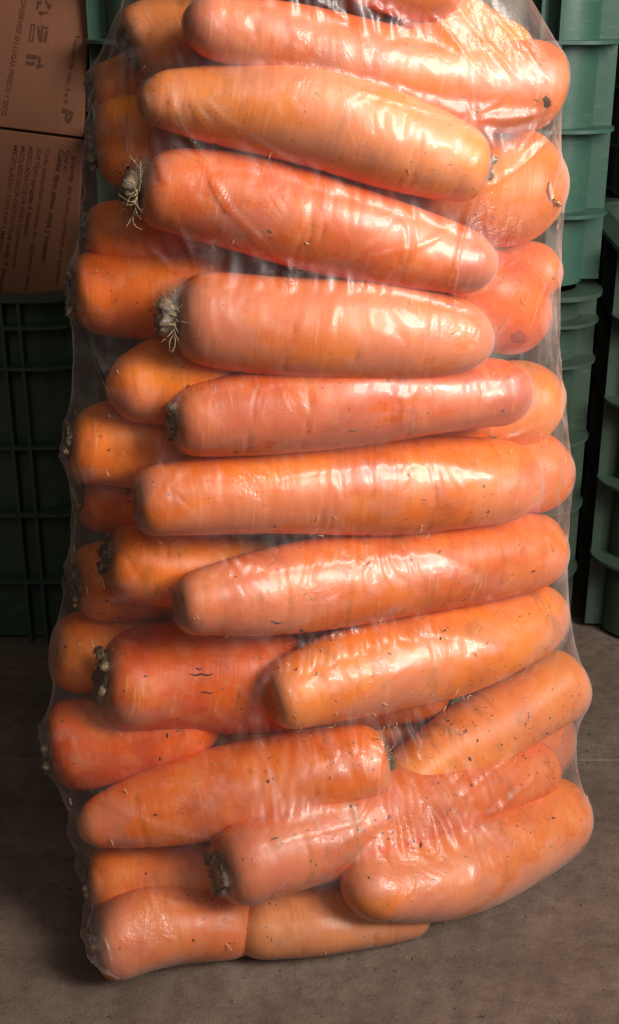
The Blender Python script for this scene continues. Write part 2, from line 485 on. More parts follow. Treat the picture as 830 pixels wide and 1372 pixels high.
symbol(frame_poly(42, 32, 48, 56, 1.6, 0.12) + [[(50, 36), (53, 34), (56, 55), (53, 56)], [(56, 34), (59, 34), (57, 57), (55, 57)], [(60, 35), (66, 37), (65, 40), (60, 38)], [(61, 41), (65, 42), (62, 57), (59, 56)]])
symbol([[(37, 72), (51, 74), (50, 80), (36, 79)], [(36, 82), (48, 83), (47, 88), (35, 87)], [(52, 75), (56, 77), (54, 88), (51, 87)], [(49, 87), (59, 86), (60, 90), (49, 92)]])

# ------------------------------------------------------------------ carrots
def front(x, z):
    """front face of the packed bag, a gently curved sheet leaning back a little"""
    k = min(max(z / 0.6, 0), 1)
    low_y = 0.684 + 0.33 * x + 1.6 * x * x
    top_y = 0.705 + 0.06 * x + 2.4 * x * x
    return low_y * (1 - k) + top_y * k
def locate(px, py, rpx, off):
    d = ray(px, py); t = 0.78
    for _ in range(40):
        p = EYE + d * t
        r = rpx * t / FOC
        t = 0.5 * t + 0.5 * (front(p.x, p.z) + r + off) / d.y
    r = rpx * t / FOC
    if CAM_H + d.z * t < r + 0.004:
        t = (r * 0 + 0.004 - CAM_H) / (d.z - rpx / FOC)
    return EYE + d * t, rpx * t / FOC
def carrot_mesh(L, prof, bend, seed, seg=44, head_flat=0.50):
    """root running along local +X from its crown (x=0) to its tip (x=L)"""
    g = np.random.default_rng(seed)
    rh, rm, rt = prof
    ch, ct = min(0.75 * rh, 0.24 * L), min(1.15 * rt, 0.3 * L)
    s = []
    for k in range(11): s.append(ch * (1 - math.cos(math.pi / 2 * k / 11)))
    nb = max(20, int((L - ch - ct) / 0.0022))
    for k in range(nb): s.append(ch + (L - ch - ct) * k / nb)
    for k in range(13): s.append(L - ct + ct * math.sin(math.pi / 2 * k / 12))
    s = np.array(s); u = s / L
    xs3 = np.array([0, 0.5, 1.0]); co = np.polyfit(xs3, [rh, rm, rt], 2)
    r = np.polyval(co, u) * (1 + 0.035 * np.sin(u * g.uniform(4, 9) + g.uniform(0, 6)))
    a = np.clip(s / ch, 0, 1); hc = (1 - (1 - a) ** 2.3) ** (1 / 2.3)
    r = r * (head_flat + (1 - head_flat) * hc)
    b = np.clip((L - s) / ct, 0, 1); tc = (1 - (1 - b) ** 2.2) ** (1 / 2.2)
    r = r * np.maximum(tc, 0.02)
    th = np.arange(seg) * 2 * np.pi / seg
    rr = np.repeat(r[:, None], seg, 1)
    # lumps and transverse creases
    lump = np.zeros_like(rr)
    for _ in range(7):
        kx, kt = g.uniform(3, 13), g.integers(1, 4)
        lump += np.sin(u[:, None] * kx + kt * th[None] + g.uniform(0, 6.3)) * g.uniform(0.006, 0.019)
    cre = np.zeros_like(rr)
    for _ in range(int(20 * L / 0.18)):
        ui, ai, w = g.uniform(0.03, 0.97), g.uniform(0, 6.3), g.uniform(0.002, 0.006)
        wid = g.uniform(-0.3, 0.6)
        ang = np.clip((np.cos(th - ai) - wid) * 2.0, 0, 1)
        cre += -g.uniform(0.004, 0.022) * np.exp(-((u[:, None] - ui - 0.01 * np.sin(th * 2 + ai)[None]) / w) ** 2) * ang[None]
    rr = rr * (1 + lump * (0.5 + u[:, None]) + cre)
    cy = bend[0] * 4 * u * (1 - u) + 0.0022 * np.sin(u * 6 + seed)
    cz = bend[1] * 4 * u * (1 - u) + 0.0026 * np.sin(u * 5.2 + 2 * seed)
    V = np.stack([np.repeat(s[:, None], seg, 1), cy[:, None] + rr * np.cos(th)[None], cz[:, None] + rr * np.sin(th)[None]], -1).reshape(-1, 3)
    # dimple around the crown
    n = len(s)
    verts = V.tolist() + [[0.004 if rh > 0.01 else 0.0, float(cy[0]), float(cz[0])], [L + 0.0002, float(cy[-1]), float(cz[-1])]]
    faces = []
    for i in range(n - 1):
        for k in range(seg):
            k2 = (k + 1) % seg
            faces.append((i * seg + k, (i + 1) * seg + k, (i + 1) * seg + k2, i * seg + k2))
    for k in range(seg):
        k2 = (k + 1) % seg
        faces.append((n * seg, k, k2)); faces.append((n * seg + 1, (n - 1) * seg + k2, (n - 1) * seg + k))
    me = bpy.data.meshes.new('carrot')
    me.from_pydata(verts, [], [f[::-1] for f in faces])
    me.update()
    ca = me.attributes.new('crease', 'FLOAT', 'POINT')
    ca.data.foreach_set('value', np.concatenate([np.clip(-cre / 0.018, 0, 1).reshape(-1), [0, 0]]).astype(np.float32))
    return me
def stub_mesh(r, h, seed, hairy):
    g = random.Random(seed)
    bm = bmesh.new()
    seg, rings = 18, 6
    vs = []
    for i in range(rings):
        t = i / (rings - 1)
        rad = r * (1.0 - 0.25 * t ** 2) if i < rings - 1 else r * 0.45
        x = 0.004 - (h + 0.004) * min(t * 1.1, 1)
        vs.append([bm.verts.new((x + g.uniform(-1, 1) * r * 0.10, rad * math.cos(2 * math.pi * k / seg) * g.uniform(0.82, 1.15), rad * math.sin(2 * math.pi * k / seg) * g.uniform(0.82, 1.15))) for k in range(seg)])
    for i in range(rings - 1):
        for k in range(seg):
            bm.faces.new((vs[i][k], vs[i][(k + 1) % seg], vs[i + 1][(k + 1) % seg], vs[i + 1][k]))
    bm.faces.new(vs[-1])
    for _ in range(26 if hairy else 14):       # cut leaf stalks
        a, q = g.uniform(0, 6.3), r * math.sqrt(g.uniform(0, 0.8))
        y, z = q * math.cos(a), q * math.sin(a)
        l = h * g.uniform(0.2, 0.7)
        add_tube(bm, [(-h * 0.5, y, z), (-h - l * 0.5, y * 1.15, z * 1.15), (-h - l, y * 1.3 + g.uniform(-1, 1) * r * 0.2, z * 1.3 + g.uniform(-1, 1) * r * 0.2)], [r * 0.24, r * 0.20, r * 0.12], 5)
    bmesh.ops.recalc_face_normals(bm, faces=bm.faces[:])
    me = bpy.data.meshes.new('stem_stub'); bm.to_mesh(me); bm.free()
    return me
def hair_mesh(r, n, ln, seed):
    g = random.Random(seed)
    bm = bmesh.new()
    for _ in range(n):
        a = g.uniform(0, 6.3); q = r * g.uniform(0.3, 1.1)
        p = Vector((-0.003, q * math.cos(a), q * math.sin(a)))
        d = Vector((g.uniform(-1.0, 0.1), math.cos(a) + g.uniform(-.5, .5), math.sin(a) + g.uniform(-.5, .5))).normalized()
        pts, st = [p.copy()], ln * g.uniform(0.4, 1.2) / 7
        curl = Vector((g.uniform(-1, 1), g.uniform(-1, 1), g.uniform(-1, 1))) * 0.45
        for _k in range(7):
            d = (d + curl * 0.8 + Vector((g.uniform(-.25, .25), g.uniform(-.25, .25), g.uniform(-.25, .25)))).normalized()
            p = p + d * st; pts.append(p.copy())
        add_tube(bm, pts, [0.00042 * (1 - 0.10 * k) for k in range(8)], 4)
    me = bpy.data.meshes.new('root_hairs'); bm.to_mesh(me); bm.free()
    return me

# head point, tip point (photo pixels), radii at crown / middle / tip (pixels), depth behind the front at crown and tip,
# bend, crown (0 none, 1 stub, 2 hairy stub), dirt, pale, label
K = [
 ((745,118),(246,34),(58,58,33),0.004,0.004,-.004,0,.25,.25,'pale carrot lying highest across the bag front, slanting down to a dark soil speck'),
 ((650,224),(186,126),(44,62,30),0.002,0.0,.005,1,.45,.30,'second carrot from the top, blunt tip left and dirty green crown right'),
 ((192,256),(664,358),(50,61,34),0.0,0.0,.004,2,.15,.12,'third carrot from the top with a shaggy dry crown at its left end'),
 ((240,426),(660,462),(54,66,36),0.0,0.0,.003,2,.15,.22,'fourth carrot from the top, pale rootlets curling at its left end'),
 ((234,562),(712,526),(45,60,38),0.0,0.0,.004,1,.2,.02,'smooth orange carrot with a small pale crown, directly above the long middle carrot'),
 ((182,676),(722,640),(42,62,48),-.002,-.002,.003,0,.3,.05,'long thick carrot across the middle with both ends rounded and glossy right end'),
 ((236,812),(752,738),(36,62,40),0.0,0.004,.004,0,.4,.08,'scuffed carrot with yellowish pointed left end, directly under the long middle carrot'),
 ((140,905),(430,915),(66,70,52),0.006,.05,0,1,.35,0,'fat short-looking carrot with dark cracks and a brown crown turned left'),
 ((362,940),(752,812),(44,60,46),0.002,0.004,-.004,0,.55,.12,'speckled carrot beside the fat cracked carrot, rising to the right'),
 ((516,1015),(106,1112),(44,60,22),0.004,0.0,.004,1,.2,0,'deep orange carrot tapering to a narrow tip at lower left, whitish crown right'),
 ((765,900),(488,1082),(50,47,38),0.002,.012,-.004,0,.9,.22,'heavily speckled carrot slanting up to the right edge, above the one with the muddy crown'),
 ((296,1166),(744,1022),(52,58,38),-.030,-.010,.004,1,.8,.15,'speckled carrot with a dark muddy crown under the deep orange tapering one, slanting up right'),
 ((768,1090),(468,1202),(50,58,40),-.030,-.046,-.006,0,.4,.15,'glossy carrot at the lower right corner of the bag bulging over the floor'),
 ((572,1214),(316,1257),(32,42,36),0.012,-.004,.003,0,.4,.62,'paler carrot lowest of all at bottom centre, half under the glossy lower right carrot'),
 ((130,1268),(352,1220),(50,49,46),0.0,.062,.002,1,.3,.25,'carrot in the lower left corner of the bag touching the floor'),
 ((122,1186),(360,1160),(42,44,36),0.004,.020,.0,1,.3,.08,'carrot lying on the lower left corner carrot, below the deep orange tip'),
 ((68,1000),(300,960),(58,56,44),0.004,.05,.0,1,.25,0,'bright carrot at the left edge with a dark hollow crown above the floor'),
 ((72,872),(250,880),(48,54,46),0.030,.08,0,0,.3,.05,'small red-orange carrot end at the left edge, above the dark hollow crown'),
 ((102,782),(300,770),(50,54,46),0.030,.09,0,1,.9,.0,'carrot with a muddy grey crown at the left edge beside the floor line'),
 ((146,742),(400,790),(46,54,44),0.020,.06,0,1,.5,0,'carrot tucked left of the yellowish pointed end, below the long middle one'),
 ((94,592),(330,625),(46,60,50),0.010,.06,.002,1,.25,0,'carrot at the left edge with a tan crown, just below the small orange tip'),
 ((350,498),(142,524),(54,60,30),0.045,.010,.004,0,.15,0,'small orange tip poking out left just below the curling rootlets'),
 ((100,388),(330,392),(54,56,46),0.010,.06,.0,1,.3,.0,'orange carrot with pale scratches left of the curling rootlets'),
 ((116,304),(320,320),(36,42,40),0.024,.07,.0,1,.6,.05,'brownish carrot end left of the shaggy dry crown, at the edge'),
 ((130,196),(340,190),(56,60,48),0.030,.07,0,1,.3,.0,'red-orange carrot under film folds at upper left above the shaggy crown'),
 ((176,66),(340,-10),(50,54,42),0.030,.07,0,1,.9,.35,'carrot with a whitish fibrous crown at the top left corner of the bag'),
 ((124,116),(300,110),(34,42,40),0.050,.10,0,1,1.0,.2,'dirty grey carrot crown at the top left, below the whitish fibrous one'),
 ((108,668),(320,690),(40,50,46),0.040,.09,0,1,1.0,.0,'grey soiled carrot crown at the left edge level with the long middle carrot'),
 ((540,236),(758,264),(62,70,62),0.070,.012,0,0,.2,.1,'blunt orange carrot end bulging at the upper right with a peeled curl'),
 ((560,374),(736,436),(56,62,52),0.060,.010,0,0,.35,.02,'carrot end with a small clear orange spot at the right, below the peeled curl'),
 ((560,400),(752,352),(44,46,36),0.090,.030,0,0,.2,.1,'thin hazy carrot end at the right edge between two blunt ends'),
 ((520,560),(752,536),(50,56,50),0.080,.030,0,0,.2,.25,'hazy pink carrot end at the right edge, right of the smooth orange carrot'),
 ((500,650),(764,632),(50,58,48),0.080,.020,0,0,.25,.1,'yellow-orange carrot tip pushing the film out at the right edge'),
 ((540,750),(756,728),(46,52,44),0.070,.024,0,0,.25,.1,'pink carrot end at the right edge below the yellow-orange tip'),
 ((560,1000),(760,990),(46,50,46),0.080,.040,0,0,.5,.15,'carrot end wedged at right between the speckled carrot and the glossy corner one'),
 ((610,-26),(330,-100),(50,54,40),0.026,.010,0,0,.25,.2,'topmost carrot cut by the top of the picture, under radiating folds'),
 ((520,30),(716,76),(46,48,34),0.045,.028,0,0,.3,.2,'pinkish carrot end under the radiating film folds at the top right corner'),
 ((250,-60),(560,-70),(50,54,40),0.05,.05,0,1,.3,.1,'carrot above the picture edge at the neck of the bag'),
 ((700,800),(520,830),(36,40,34),0.060,.08,0,0,.3,.1,'carrot deep between the scuffed carrot and the rising speckled one'),
]
carrot_objs = []
def add_carrot(A, B, rh, rm, rt, bend, crown, dirt, pale, label, group, seed):
    A, B = Vector(A), Vector(B)
    L = (B - A).length
    X = (B - A).normalized()
    Y = X.cross(Vector((0, 0, 1))).normalized()
    Z = X.cross(Y)
    if Z.z < 0: Y, Z = -Y, -Z
    if X.cross(Y).dot(Z) < 0: Y = -Y
    me = carrot_mesh(L, (rh, rm, rt), (0.0, bend), seed)
    o = link('carrot', me, M_CARROT)
    o.matrix_world = Matrix((( X.x, Y.x, Z.x, A.x), (X.y, Y.y, Z.y, A.y), (X.z, Y.z, Z.z, A.z), (0, 0, 0, 1)))
    o['dirt'] = float(dirt); o['pale'] = float(pale)
    tag(o, label, 'carrot', group)
    if crown:
        link('stem_stub', stub_mesh(rh * (0.46 if crown == 2 else 0.54), rh * (0.10 if crown == 1 else 0.34), seed + 5, crown == 2), M_STUB, o, True)
        if crown == 2:
            link('root_hairs', hair_mesh(rh * 0.6, 75, 0.013, seed), M_ROOT, o)
    carrot_objs.append(o)
    return o
for i, (h, tp, rad, oh, ot, bend, crown, dirt, pale, label) in enumerate(K):
    A, ra = locate(h[0], h[1], rad[0], oh)
    B, rb = locate(tp[0], tp[1], rad[2], ot)
    dm = ((A + B) / 2 - EYE).dot(FWD)
    add_carrot(A, B, ra * 1.03, rad[1] * 1.06 * dm / FOC, rb * 1.04, bend, crown, dirt, pale, label, 'carrots in the plastic bag', 11 + i)
# the carrots that fill the bag behind the ones in view
g = random.Random(3)
for row in range(12):
    for col in range(3):
        z = 0.034 + row * 0.0495 + g.uniform(-.004, .004)
        y = 0.806 + col * 0.056 + (row % 2) * 0.012
        fl = 1 if (row + col) % 2 else -1
        hw = (0.104, 0.090, 0.075)[col] + g.uniform(-.008, .006)
        cx = 0.014 - 0.014 * z / 0.6 + g.uniform(-.012, .012)
        A = (cx - fl * hw, y - fl * 0.01, z + g.uniform(-.008, .008)); B = (cx + fl * hw, y + fl * 0.01, z + g.uniform(-.008, .008))
        add_carrot(A, B, 0.025, 0.026, 0.016, g.uniform(-.004, .004), 1, 0.3, 0.05,
                   'carrot packed deep in the bag behind the front layer', 'carrots hidden behind the front layer', 300 + row * 3 + col)
print('carrots', time.time() - T0)

# ------------------------------------------------------------------ the bag
bpy.context.view_layer.update()
def on_carrot(idx, px, py):
    o = carrot_objs[idx]; mi = o.matrix_world.inverted()
    d = (mi.to_3x3() @ ray(px, py)).normalized()
    ok, loc, nr, _ = o.ray_cast(mi @ EYE, d)
    return (loc, nr) if ok else None
def line_mark(idx, pts, w, name, mat, lift=0.0):
    o = carrot_objs[idx]; hits = [on_carrot(idx, *p) for p in pts]
    hits = [h for h in hits if h]
    if len(hits) < 2: print('mark missed', idx, name); return
    bm = bmesh.new()
    add_tube(bm, [h[0] + h[1] * lift for h in hits], [w * (0.35 if k in (0, len(hits) - 1) else 1) for k in range(len(hits))], 5)
    return link(name, (lambda me: (bm.to_mesh(me), bm.free(), me)[2])(bpy.data.meshes.new(name)), mat, o)
def spot(idx, px, py, w, hgt, name, mat, seed):
    c0 = on_carrot(idx, px, py)
    if not c0: print('spot missed', idx); return
    g = random.Random(seed); bm = bmesh.new(); rings = []
    for f in (1.0, 0.55):
        ring = []
        for k in range(14):
            a = 2 * math.pi * k / 14; q = f * (1 + g.uniform(-.3, .3))
            h = on_carrot(idx, px + w * q * math.cos(a), py + hgt * q * math.sin(a)) or c0
            ring.append(bm.verts.new(h[0] + h[1] * (0.0001 if f == 1.0 else 0.0006)))
        rings.append(ring)
    for k in range(14): bm.faces.new((rings[0][k], rings[0][(k + 1) % 14], rings[1][(k + 1) % 14], rings[1][k]))
    bm.faces.new(rings[1])
    me = bpy.data.meshes.new(name); bm.to_mesh(me); bm.free()
    return link(name, me, mat, carrot_objs[idx])
line_mark(7, [(254, 903), (262, 905), (270, 903), (278, 905), (286, 903)], 0.0007, 'crack', M_SOIL)
line_mark(7, [(268, 928), (274, 927), (282, 929), (288, 927)], 0.0005, 'crack', M_SOIL)
line_mark(7, [(262, 894), (266, 897), (272, 896)], 0.0007, 'crack', M_SOIL)
line_mark(28, [(736, 244), (735, 254), (738, 264), (744, 271), (751, 275)], 0.0017, 'peel_flap', M_SCRAP, 0.001)
spot(29, 697, 452, 11, 10, 'clear_spot', M_CLEAR_SPOT, 4)  # orange disc standing in for a clear spot in the hazy film
spot(0, 733, 136, 5, 7, 'soil_speck', M_SOIL, 5)
line_mark(6, [(362, 832), (372, 835), (380, 834)], 0.0008, 'crack', M_SOIL)
line_mark(4, [(466, 577), (474, 578), (480, 576)], 0.0006, 'crack', M_SOIL)
bv, bf = [], []
for o in carrot_objs:
    for ob in [o] + [c for c in o.children if c.name.startswith('stem_stub')]:
        mw = o.matrix_world
        base = len(bv)
        bv += [tuple(mw @ v.co) for v in ob.data.vertices]
        bf += [tuple(base + i for i in p.vertices) for p in ob.data.polygons]
tree = BVHTree.FromPolygons(bv, bf)
NT_, NZ = 640, 520
Z0, Z1 = 0.0035, 0.86
zs = np.linspace(Z0, Z1, NZ)
def axis(z):
    k = np.clip(z / 0.6, 0, 1)
    return 0.028 - 0.022 * k, 0.822 + 0 * k
def cast(nt, nz, zv):
    hit = np.zeros((nz, nt))
    for j in range(nz):
        z = float(zv[j]); ax, ay = axis(z)
        if z > 0.73: continue
        for i in range(nt):
            a = 2 * math.pi * i / nt
            dx, dy = math.cos(a), math.sin(a)
            loc, nr, ix, ds = tree.ray_cast(Vector((ax + dx * 0.42, ay + dy * 0.42, z)), Vector((-dx, -dy, 0)), 0.42)
            if loc is not None: hit[j, i] = 0.42 - ds
    return hit
hit = cast(NT_, NZ, zs)
print('cast', time.time() - T0)
hit[hit > 0] += 0.0006
# bag floor line
lowrow = np.maximum(hit[zs < 0.020].max(0), 0.06)
k = np.exp(-np.linspace(-2, 2, 61) ** 2); k /= k.sum()
lowrow = np.real(np.fft.ifft(np.fft.fft(lowrow) * np.fft.fft(np.roll(np.pad(k, (0, NT_ - 61)), -30))))
neck_r = 0.016
SUCTION = 3.6
# slack corner of the bag standing off the carrots at the lower left
loose = np.zeros_like(hit)
for (px, py, yy) in [(82, 1066, .735), (92, 1120, .715), (102, 1165, .705), (118, 1215, .69), (130, 1255, .68), (142, 1300, .668)]:
    dd = ray(px, py); pp = EYE + dd * (yy / dd.y)
    a_x, a_y = axis(pp.z)
    ang = math.atan2(pp.y - a_y, pp.x - a_x) % (2 * math.pi); rad = math.hypot(pp.y - a_y, pp.x - a_x)
    jj = int(round((max(pp.z, Z0) - Z0) / (Z1 - Z0) * (NZ - 1)))
    ii = int(ang / (2 * math.pi) * NT_)
    for dj in range(-7, 8):
        for di in range(-2, 3):
            if 0 <= jj + dj < NZ: loose[jj + dj, (ii + di) % NT_] = max(loose[jj + dj, (ii + di) % NT_], rad - 0.0004 * abs(dj))
hit0 = hit
hit = np.maximum(hit, loose)
def relax(H, r, nz, nt, iters, wz, eps):
    c = math.cos(2 * math.pi / nt)
    for _ in range(iters):
        a, b = np.roll(r, 1, 1), np.roll(r, -1, 1)
        ch = 2 * a * b * c / (a + b)
        v = 0.5 * (r[:-2] + r[2:])
        new = (1 - wz) * ch[1:-1] + wz * v - eps
        r[1:-1] = np.maximum(H[1:-1], new)
    return r
def down(A, fz, ft):
    nz, nt = A.shape
    return A[:nz // fz * fz, :nt // ft * ft].reshape(nz // fz, fz, nt // ft, ft).max((1, 3))
def resize(A, nz, nt):
    z = np.linspace(0, A.shape[0] - 1, nz); i = np.minimum(z.astype(int), A.shape[0] - 2); f = (z - i)[:, None]
    B = A[i] * (1 - f) + A[i + 1] * f
    t = np.arange(nt) * A.shape[1] / nt; j = t.astype(int); f = (t - j)[None]
    return B[:, j] * (1 - f) + B[:, (j + 1) % A.shape[1]] * f
r = None
for f, it in ((8, 1500), (4, 900), (2, 500), (1, 250)):
    Hf = down(hit, f, f)
    Hf[0] = np.maximum(resize(lowrow[None].repeat(2, 0), 2, Hf.shape[1])[0] * 0.96 - 0.004, 0.05); Hf[-1] = neck_r
    if r is None:
        r = np.full(Hf.shape, 0.17); r[-1] = neck_r
    else:
        r = resize(r, *Hf.shape)
    r = np.maximum(r, Hf); r[0] = Hf[0]; r[-1] = neck_r
    dz = (Z1 - Z0) / Hf.shape[0]; da = 0.14 * 2 * math.pi / Hf.shape[1]
    wz = (1 / dz ** 2) / (1 / dz ** 2 + 0.8 / da ** 2)
    side = 0.12 + 0.68 * np.clip((-np.sin(np.arange(Hf.shape[1]) * 2 * np.pi / Hf.shape[1]) - 0.5) * 3, 0, 1)[None]
    wz = (1 / dz ** 2) / (1 / dz ** 2 + side / da ** 2)
    tc = np.arange(Hf.shape[1]) * 2 * np.pi / Hf.shape[1]
    tight = (0.08 + 0.92 * np.clip((-np.sin(tc) - 0.45) * 3, 0, 1))[None]
    eps = SUCTION * (1 / (1 / dz ** 2 + 0.8 / da ** 2)) * tight * 0.5 * np.clip((0.66 - (np.linspace(Z0, Z1, Hf.shape[0])[1:-1, None])) / 0.05, 0, 1)
    r = relax(Hf, r, *Hf.shape, it, wz, eps)
    print(f, 'gap', (r - Hf)[: int(Hf.shape[0] * .7)].mean())
print('relax', time.time() - T0)
gapv = np.clip((r - np.maximum(hit, 0)) / 0.008, 0, 1)
# folds
def vnoise(u, v, seed):
    gg = np.random.default_rng(seed); G = gg.random((257, 257))
    i, j = np.floor(u).astype(int), np.floor(v).astype(int)
    fu, fv = u - i, v - j
    fu, fv = fu * fu * (3 - 2 * fu), fv * fv * (3 - 2 * fv)
    i0, j0, i1, j1 = i % 257, j % 257, (i + 1) % 257, (j + 1) % 257
    return (G[i0, j0] * (1 - fu) + G[i1, j0] * fu) * (1 - fv) + (G[i0, j1] * (1 - fu) + G[i1, j1] * fu) * fv
th = np.arange(NT_) * 2 * np.pi / NT_
TH, ZZ = np.meshgrid(th, zs)
arc = np.where(TH > np.pi, TH - np.pi, np.pi - TH) * 0.14      # mirrored at the back so the noise closes
def folds(ang, su, sv, seed):
    ca, sa = math.cos(ang), math.sin(ang)
    wob = (vnoise(arc * 25 + 40, ZZ * 25 + 40, seed + 50) - 0.5) * 0.02
    u = (arc * ca + ZZ * sa + wob) * su + 60; v = (-arc * sa + ZZ * ca) * sv + 60
    n = vnoise(u, v, seed)
    return np.clip(1 - np.abs(n - 0.5) * 5.0, 0, 1) ** 1.5
mask = lambda s, lo: np.clip((vnoise(arc * 14 + 20, ZZ * 14 + 20, s) - lo) * 4, 0, 1)
free = np.clip(gapv * 1.2, 0, 1)
topk = np.clip((ZZ - 0.42) / 0.12, 0, 1)
d = folds(0.15, 120, 12, 1) * 0.0028 * (0.12 + 1.4 * topk) * free
d += folds(-0.45, 150, 16, 2) * 0.0020 * mask(3, 0.45) * free
d += folds(0.6, 150, 16, 4) * 0.0020 * mask(5, 0.45) * free
d += folds(0.25, 260, 30, 6) * 0.0007 * mask(7, 0.4) * (0.25 + free)
d += folds(1.35, 240, 26, 8) * 0.0006 * mask(9, 0.5) * (0.25 + free)
neck = np.clip((ZZ - 0.60) / 0.2, 0, 1)
d += neck * r * 0.10 * np.sin(TH * 17 + 3 * np.sin(TH * 3)) * np.clip((Z1 - ZZ) / 0.1, 0.35, 1)
d[0] = 0
rf = r + d
def to_xyz(r, TH, ZZ):
    ax, ay = axis(ZZ)
    return np.stack([ax + r * np.cos(TH), ay + r * np.sin(TH), ZZ], -1).astype(np.float32)
def crumple(P, P0, HIT, rest_k, iters):
    """slack film pulled onto the load: distance constraints along rows, columns and diagonals, pushed out of the carrots"""
    nz, nt = P.shape[:2]
    kh, kv, kd1, kd2 = rest_k
    pairs = []
    def sh(A, dj, di): return np.roll(A[dj:], -di, 1) if dj else np.roll(A, -di, 1)
    ln = lambda A: np.sqrt((A * A).sum(-1))
    spec = []
    for dj, di, kk, st in ((0, 1, kh, .5), (1, 0, kv, .5), (1, 1, kd1, .35), (1, -1, kd2, .35), (0, 2, kh, .22), (2, 0, kv, .22), (0, 4, kh, .08), (4, 0, kv, .08)):
        n = nz - dj
        rest = ln(sh(P0, dj, di) - P0[:n]) * kk[:n]
        spec.append((dj, di, rest.astype(np.float32), st))
    pin = np.ones((nz, nt, 1), np.float32); pin[0] = 0; pin[-1] = 0
    for it in range(iters):
        C = np.zeros_like(P)
        for dj, di, rest, st in spec:
            n = nz - dj
            d = sh(P, dj, di) - P[:n]
            L = ln(d) + 1e-9
            c = d * ((1 - rest / L) * (st * 0.5))[..., None]
            C[:n] += c
            C[dj:] -= np.roll(c, di, 1)
        P = P + C * pin * 0.75
        # collide
        z = P[..., 2]; ax, ay = axis(z)
        dx, dy = P[..., 0] - ax, P[..., 1] - ay
        rr = np.sqrt(dx * dx + dy * dy) + 1e-9
        tt = (np.arctan2(dy, dx) / (2 * np.pi)) % 1.0 * HIT.shape[1]
        zz = np.clip((z - Z0) / (Z1 - Z0), 0, 1) * (HIT.shape[0] - 1)
        i = tt.astype(int) % HIT.shape[1]; i2 = (i + 1) % HIT.shape[1]; fi = tt - np.floor(tt)
        j = np.minimum(zz.astype(int), HIT.shape[0] - 2); fj = zz - j
        h = (HIT[j, i] * (1 - fi) + HIT[j, i2] * fi) * (1 - fj) + (HIT[j + 1, i] * (1 - fi) + HIT[j + 1, i2] * fi) * fj
        push = np.maximum(h - rr, 0)
        inward = np.where((h < rr) & (z < 0.64), 0.00001 + 0.00005 * np.clip((-dy / rr - 0.45) * 3, 0, 1), 0)
        g_ = (push - inward) / rr
        P[..., 0] += dx * g_; P[..., 1] += dy * g_
        P[..., 2] = np.maximum(P[..., 2], Z0)
    return P
def slack(TH, ZZ, seed, lo, hi):
    arc = np.where(TH > np.pi, TH - np.pi, np.pi - TH) * 0.14
    n = vnoise(arc * 9 + 30, ZZ * 9 + 30, seed)
    return (1 + lo + (hi - lo) * np.clip((n - 0.42) * 2.6, 0, 1)).astype(np.float32)
P = None
for f, it in ((2, 140), (1, 45)):
    nz, nt = NZ // f, NT_ // f
    th = np.arange(nt) * 2 * np.pi / nt; zz = np.linspace(Z0, Z1, nz)
    TH, ZZ = np.meshgrid(th, zz)
    HF = resize(down(hit, f, f) if f > 1 else hit, nz, nt).astype(np.float32)
    rest = [slack(TH, ZZ, 70 + q, a, b) for q, (a, b) in enumerate(((-0.002, 0.028), (-0.004, 0.016), (-0.003, 0.022), (-0.003, 0.022)))]
    if P is None:
        r0 = resize(rf, nz, nt) + np.random.default_rng(5).normal(0, 0.00025, (nz, nt)); r0[0] = r[0, ::f][:nt]; 
        BASE = to_xyz(resize(r, nz, nt), TH, ZZ)
        P = to_xyz(r0, TH, ZZ)
        P0 = BASE
    else:
        P = np.stack([resize(P[..., q], nz, nt) for q in range(3)], -1).astype(np.float32)
        P0 = to_xyz(resize(r, nz, nt), TH, ZZ)
    P = crumple(P, P0, HF, rest, it)
    print('film', f, time.time() - T0)
def grid_mesh(P):
    nz, nt = P.shape[:2]
    # bottom cap rings under the load
    cx, cy = axis(0.0)
    caps = []
    for f, z in ((0.96, 0.0016), (0.6, 0.0013), (0.2, 0.0013)):
        q = P[0].copy(); q[:, 0] = cx + (q[:, 0] - cx) * f; q[:, 1] = cy + (q[:, 1] - cy) * f; q[:, 2] = z
        caps.append(q[None])
    A = np.concatenate(caps[::-1] + [P], 0); n = A.shape[0]
    idx = np.arange(n * nt).reshape(n, nt)
    q = np.stack([idx[:-1], np.roll(idx[:-1], -1, 1), np.roll(idx[1:], -1, 1), idx[1:]], -1).reshape(-1, 4)
    me = bpy.data.meshes.new('plastic_bag')
    me.vertices.add(n * nt); me.vertices.foreach_set('co', A.reshape(-1).astype(np.float32))
    me.loops.add(q.size); me.loops.foreach_set('vertex_index', q.reshape(-1).astype(np.int32))
    me.polygons.add(len(q)); me.polygons.foreach_set('loop_start', np.arange(0, q.size, 4, dtype=np.int32))
    me.update(calc_edges=True); me.validate()
    return me, n
ax, ay = axis(P[..., 2])
rfin = np.hypot(P[..., 0] - ax, P[..., 1] - ay)
